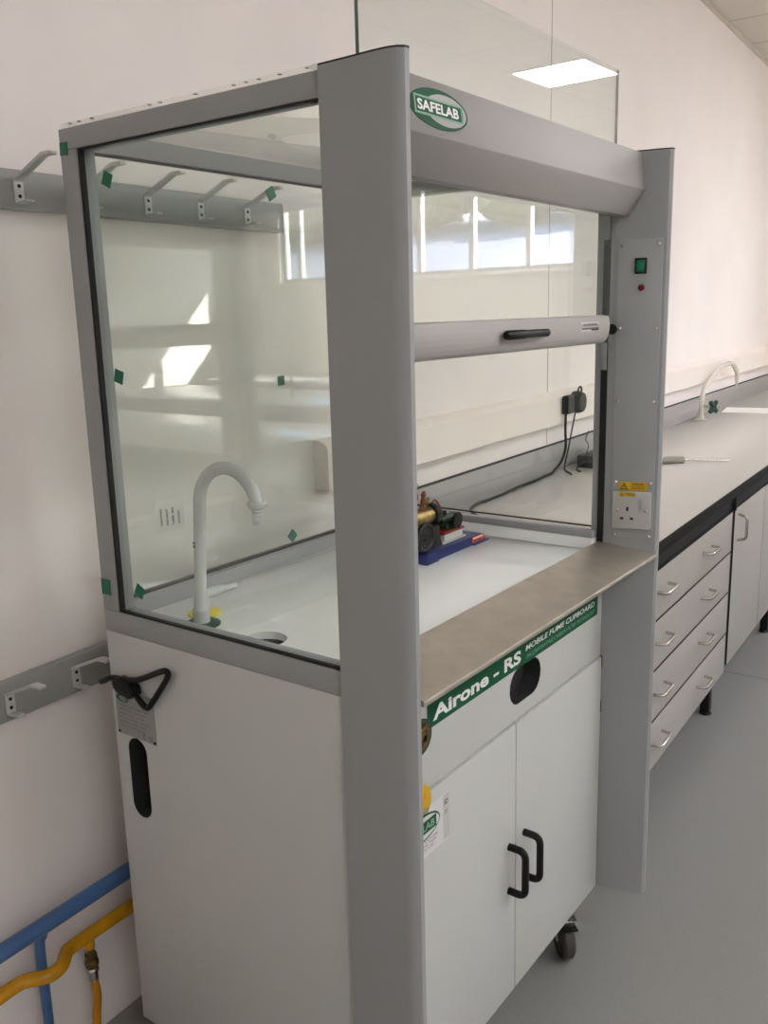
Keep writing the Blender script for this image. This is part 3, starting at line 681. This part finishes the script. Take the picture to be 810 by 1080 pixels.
for z0, z1 in zs:
    b = bm_new(); box(b, (.003, 0, z0), (1.204, .019, z1), .0006); d = edge_shade(obj('drawer', b, 'carcass', dc))
    for x in (.33, .845): pull(d, x, (z0+z1)/2+.012, .058)
def leg(parent, x, y, z1):
    b = bm_new(); box(b, (x-.018, y-.018, .012), (x+.018, y+.018, z1), .003); lathe(b, [(.022, 0), (.024, .003), (.02, .01), (.010, .013)], (x, y, 0)); return obj('leg', b, 'black', parent)
for x in (.06, 1.13):
    for y in (.045, .66): leg(dc, x, y, .149)
kc = thing('door_cabinet', 'two-door warm grey cabinet under the worktop beyond the drawers', 'cabinet', (2.545, YD, 0))
b = bm_new(); box(b, (.002, .032, .172), (1.10, .72, .812)); obj('carcass', b, 'carcass', kc)
b = bm_new(); box(b, (.006, .0195, .175), (1.096, .0318, .807)); obj('gap_shade', b, 'dark', kc)  # same dark sheet as shade behind these door gaps
for x0, x1, hx in ((.0, .5455, .055), (.5505, 1.102, 1.047)):
    b = bm_new(); box(b, (x0, 0, .172), (x1, .019, .810), .0006); d = edge_shade(obj('door', b, 'carcass', kc)); pull(d, hx, .728, .052, True)
for x, y in ((.97, .045), (.97, .66), (.10, .66)): leg(kc, x, y, .171)
b = bm_new(); box(b, (-.0385, .006, .172), (-.002, .05, .812)); tag(obj('gap_shade_strip', b, 'dark', kc), 'black strip standing in for the shaded gap between cabinets')  # black box put in as the shade between the two cabinets

# dado trunking
tr = tag(bpy.data.objects.new('trim_4', None), None, None, None, 'structure'); COL.objects.link(tr); tr.location = (.93, YW, 1.103)
b = bm_new(); prism(b, [(0, 0), (-.046, .0), (-.05, .004), (-.05, .118), (-.044, .126), (-.02, .138), (0, .138)], 0, .012, XR-.95); obj('trunking_body', b, 'upvc', tr)
b = bm_new(); prism(b, [(0, -.001), (-.0515, -.001), (-.0515, .120), (-.044, .129), (-.02, .1395), (0, .1395)], 0, 0, .0118, .001); obj('end_cap', b, 'upvc', tr)

# bench tap
bt = thing('bench_tap', 'cream swan-neck tap with green handle at the back of the worktop', 'tap', (4.60, .83, .9))
b = bm_new(); lathe(b, [(.042, 0), (.042, .006), (.024, .012), (.020, .03), (.016, .06)], (0, 0, 0)); obj('base', b, 'tapcream', bt)
b = bm_new(); tube(b, fillet([(0, 0, .02), (.02, 0, .17), (.40, -.0, .298), (.66, -.02, .31), (.80, -.02, .23), (.80, -.02, .19)], .075, 8), .0145, 14); obj('spout', b, 'tapcream', bt)
b = bm_new(); lathe(b, [(.014, 0), (.016, .005), (.010, .015), (.010, .03), (.006, .035), (.006, .06)], (.80, -.02, .19), (0, 0, -1), 14); obj('nozzle', b, 'tapcream', bt)
b = bm_new(); tube(b, [(0, -.02, .085), (-.02, -.07, .085)], .012, 12); obj('valve_stem', b, 'tapcream', bt)
b = bm_new()
for a in range(4): box(b, (-.011, -.011, 0), (.011, .011, .044), .003, mx=Matrix.Translation((-.022, -.078, .085)) @ Matrix.Rotation(a*PI/2+PI/4, 4, Vector((.35, .93, 0)).normalized()))
lathe(b, [(.018, 0), (.018, .02), (.004, .024)], (-.020, -.07, .085), (-.35, -.93, 0), 12)
tag(obj('handle', b, 'dkgreen', bt), 'green cross handle')
# papers, tool, adaptors, cable
b = bm_new(); 
t = bmesh.new(); vs = [t.verts.new(p) for p in ((-.06, .02, .0012), (-.02, -.28, .0012), (.30, -.24, .0012), (.26, .06, .0012))]; f = t.faces.new(vs); r = bmesh.ops.extrude_face_region(t, geom=[f])
for v in r['geom']:
    if isinstance(v, bmesh.types.BMVert): v.co.z = 0.0002
bmesh.ops.recalc_face_normals(t, faces=list(t.faces)); merge(b, t)
pp = obj('paper_sheet', b, 'paper', None, (5.12, .80, .9)); tag(pp, 'white paper sheet lying on the worktop to the right of the tap', 'paper')
sd = thing('screwdriver', 'screwdriver with thick grey-green handle lying on the worktop by the cupboard post', 'screwdriver', (2.94, .56, .9), -.95)
b = bm_new(); tube(b, [(-.10, 0, .016), (-.095, 0, .016), (.10, 0, .016), (.105, 0, .016)], .016, 8, radii=[.011, .016, .016, .010]); obj('handle', b, 'grip', sd)
b = bm_new(); tube(b, [(.104, 0, .015), (.30, 0, .005)], .0042, 10); tube(b, [(.245, 0, .0078), (.305, 0, .0052)], .005, 8); obj('shaft', b, 'satin', sd)
pa = thing('plug_adaptor', 'black plug and round adaptor in the wall trunking seen through the cupboard', 'plug', (2.60, YW-.051, 1.185))
b = bm_new(); box(b, (-.045, -.030, -.04), (.035, 0, .04), .010, seg=3); obj('plug_body', b, 'black', pa)
b = bm_new(); lathe(b, [(.038, 0), (.046, .004), (.048, .03), (.040, .048), (.02, .05)], (.075, -.002, .004), (0, -1, 0), 28); box(b, (.03, -.028, -.02), (.075, -.002, .03), .004); obj('adaptor', b, 'black', pa)
b = bm_new(); tube(b, spline([(.055, -.03, .042), (.065, -.035, .068), (.085, -.036, .066), (.095, -.034, .045)], 6), .004, 8); obj('cord_loop', b, 'black', pa)
b = bm_new()
tube(b, spline([(2.578, .862, 1.148), (2.590, .868, 1.08), (2.605, .872, 1.0), (2.585, .880, .945), (2.53, .888, .912), (2.48, .882, .9058), (2.40, .88, .9058), (2.28, .872, .9058), (2.15, .876, .9058), (2.0, .868, .9058), (1.87, .866, .9058), (1.80, .870, .9058), (1.70, .845, .9058), (1.62, .78, .9058), (1.50, .66, .9058), (1.25, .60, .9058), (1.10, .62, .9058)], 8), .0055, 10)
tag(obj('mains_cable', b, 'black'), 'black cable running from the plug down and along the worktop', 'cable')
b = bm_new()
tube(b, spline([(2.69, .865, 1.14), (2.672, .875, 1.05), (2.650, .88, .975), (2.62, .88, .925), (2.58, .86, .9045), (2.53, .82, .9045), (2.50, .80, .9045)], 8), .0035, 8)
tag(obj('thin_cord', b, 'black'), 'thin black cord hanging from the round adaptor', 'cable')
ps = thing('power_supply', 'small dark power supply box on the worktop seen beside the sash channel', 'power supply', (2.85, .795, .9), .0)
b = bm_new(); box(b, (-.16, -.09, 0), (.12, .06, .055), .006); obj('case', b, 'dkmetal', ps)
b = bm_new(); box(b, (-.14, -.0915, .012), (.06, -.0898, .02)); obj('front_trim', b, 'hook', ps)
b = bm_new(); tube(b, spline([(-.155, .02, .03), (-.20, .03, .02), (-.23, .03, .006), (-.27, .0, .0045)], 6), .004, 8); tube(b, spline([(-.15, .02, .056), (-.05, .05, .085), (.02, .09, .10), (.08, .1, .13)], 6), .003, 8); tube(b, spline([(-.12, .0, .056), (.0, .03, .075), (.07, .06, .06), (.11, .03, .058)], 6), .003, 8); obj('lead', b, 'black', ps)

# ------------------------------------------------------------------ island benches that the glass mirrors
def island(x, y0, y1, label):
    t = thing('island_bench', label, 'lab bench', (x, y0, 0), 0, 'island benches across the room')
    b = bm_new(); box(b, (-.6, 0, .865), (.6, y1-y0, .9), .002); obj('top', b, 'bench', t)
    b = bm_new(); box(b, (-.5, .1, .14), (.5, y1-y0-.1, .86)); obj('cabinet_body', b, 'carcass', t)
    for sx in (-.45, .45):
        for yy in (.2, y1-y0-.2): leg(t, sx, yy, .14)
    return t
island(2.75, -5.2, -1.35, 'nearest pale island bench across the aisle, mirrored in the glass')
island(4.75, -5.6, -2.0, 'middle pale island bench of the three mirrored in the glass')
island(6.6, -6.0, -2.4, 'island bench nearest the window, mirrored in the glass')
def island_tap(x, y, label):
    t = thing('island_tap', label, 'tap', (x, y, .9), 0, 'taps on the island benches')
    b = bm_new(); lathe(b, [(.03, 0), (.03, .006), (.018, .02), (.016, .05)], (0, 0, 0)); pts = [(0, 0, .03), (0, 0, .2)]+[(.07-.07*math.cos(PI*k/12), 0, .2+.07*math.sin(PI*k/12)) for k in range(1, 13)]
    tube(b, pts, .012, 12); obj('spout', b, 'tapcream', t)
    b = bm_new(); lathe(b, [(.009, 0), (.011, .01), (.006, .05)], (.14, 0, .2), (0, 0, -1), 12); obj('nozzle', b, 'tapcream', t)
for x, y, l in ((4.75, -3.4, 'tap on the middle island bench, mirrored in the glass'), (6.6, -4.2, 'tap on the island bench nearest the window, mirrored in the glass'), (2.75, -3.2, 'tap on the nearest island bench, mirrored in the glass')): island_tap(x, y, l)

# ------------------------------------------------------------------ light
W0 = bpy.data.worlds.new('sky'); S.world = W0; W0.use_nodes = True
nt = W0.node_tree; bg = nt.nodes['Background']
sky = nt.nodes.new('ShaderNodeTexSky'); sky.sky_type = 'NISHITA'; sky.sun_disc = False; sky.sun_elevation = math.radians(38); sky.sun_rotation = math.radians(60)
nt.links.new(sky.outputs['Color'], bg.inputs['Color']); bg.inputs['Strength'].default_value = 1.2
sun = bpy.data.lights.new('sun', 'SUN'); sun.energy = 22; sun.angle = math.radians(.6); sun.color = (1, .96, .9)
so = bpy.data.objects.new('sun', sun); COL.objects.link(so)
so.rotation_euler = Vector((-1, -.75, -1.0)).to_track_quat('-Z', 'Y').to_euler()
so.location = (12, 2, 12)

# ------------------------------------------------------------------ camera
cam = bpy.data.cameras.new('camera'); co = bpy.data.objects.new('camera', cam); COL.objects.link(co)
Rv = Vector((.5543, -.8319, -.0258)); Uv = Vector((.1918, .0976, .9766)); Fv = Vector((.8099, .5463, -.2137))
mw = Matrix.Identity(4)
for j in range(3): mw[j][0] = Rv[j]; mw[j][1] = Uv[j]; mw[j][2] = -Fv[j]
loc = Vector((-1.0319, -.6316, 1.5803))
mw = mw.to_quaternion().to_matrix().to_4x4(); mw.translation = loc
co.matrix_world = mw
cam.sensor_fit = 'VERTICAL'; cam.sensor_height = 24; cam.sensor_width = 18; cam.lens = 954.5995/1080*24; cam.clip_start = .02
S.camera = co
S.cycles.use_denoising = True
S.cycles.max_bounces = 12; S.cycles.diffuse_bounces = 6; S.cycles.glossy_bounces = 6; S.cycles.transparent_max_bounces = 32
S.cycles.sample_clamp_indirect = 6
S.view_settings.view_transform = 'Standard'; S.view_settings.look = 'None'; S.view_settings.gamma = 1; S.view_settings.use_curve_mapping = False
S.view_settings.exposure = 2.37
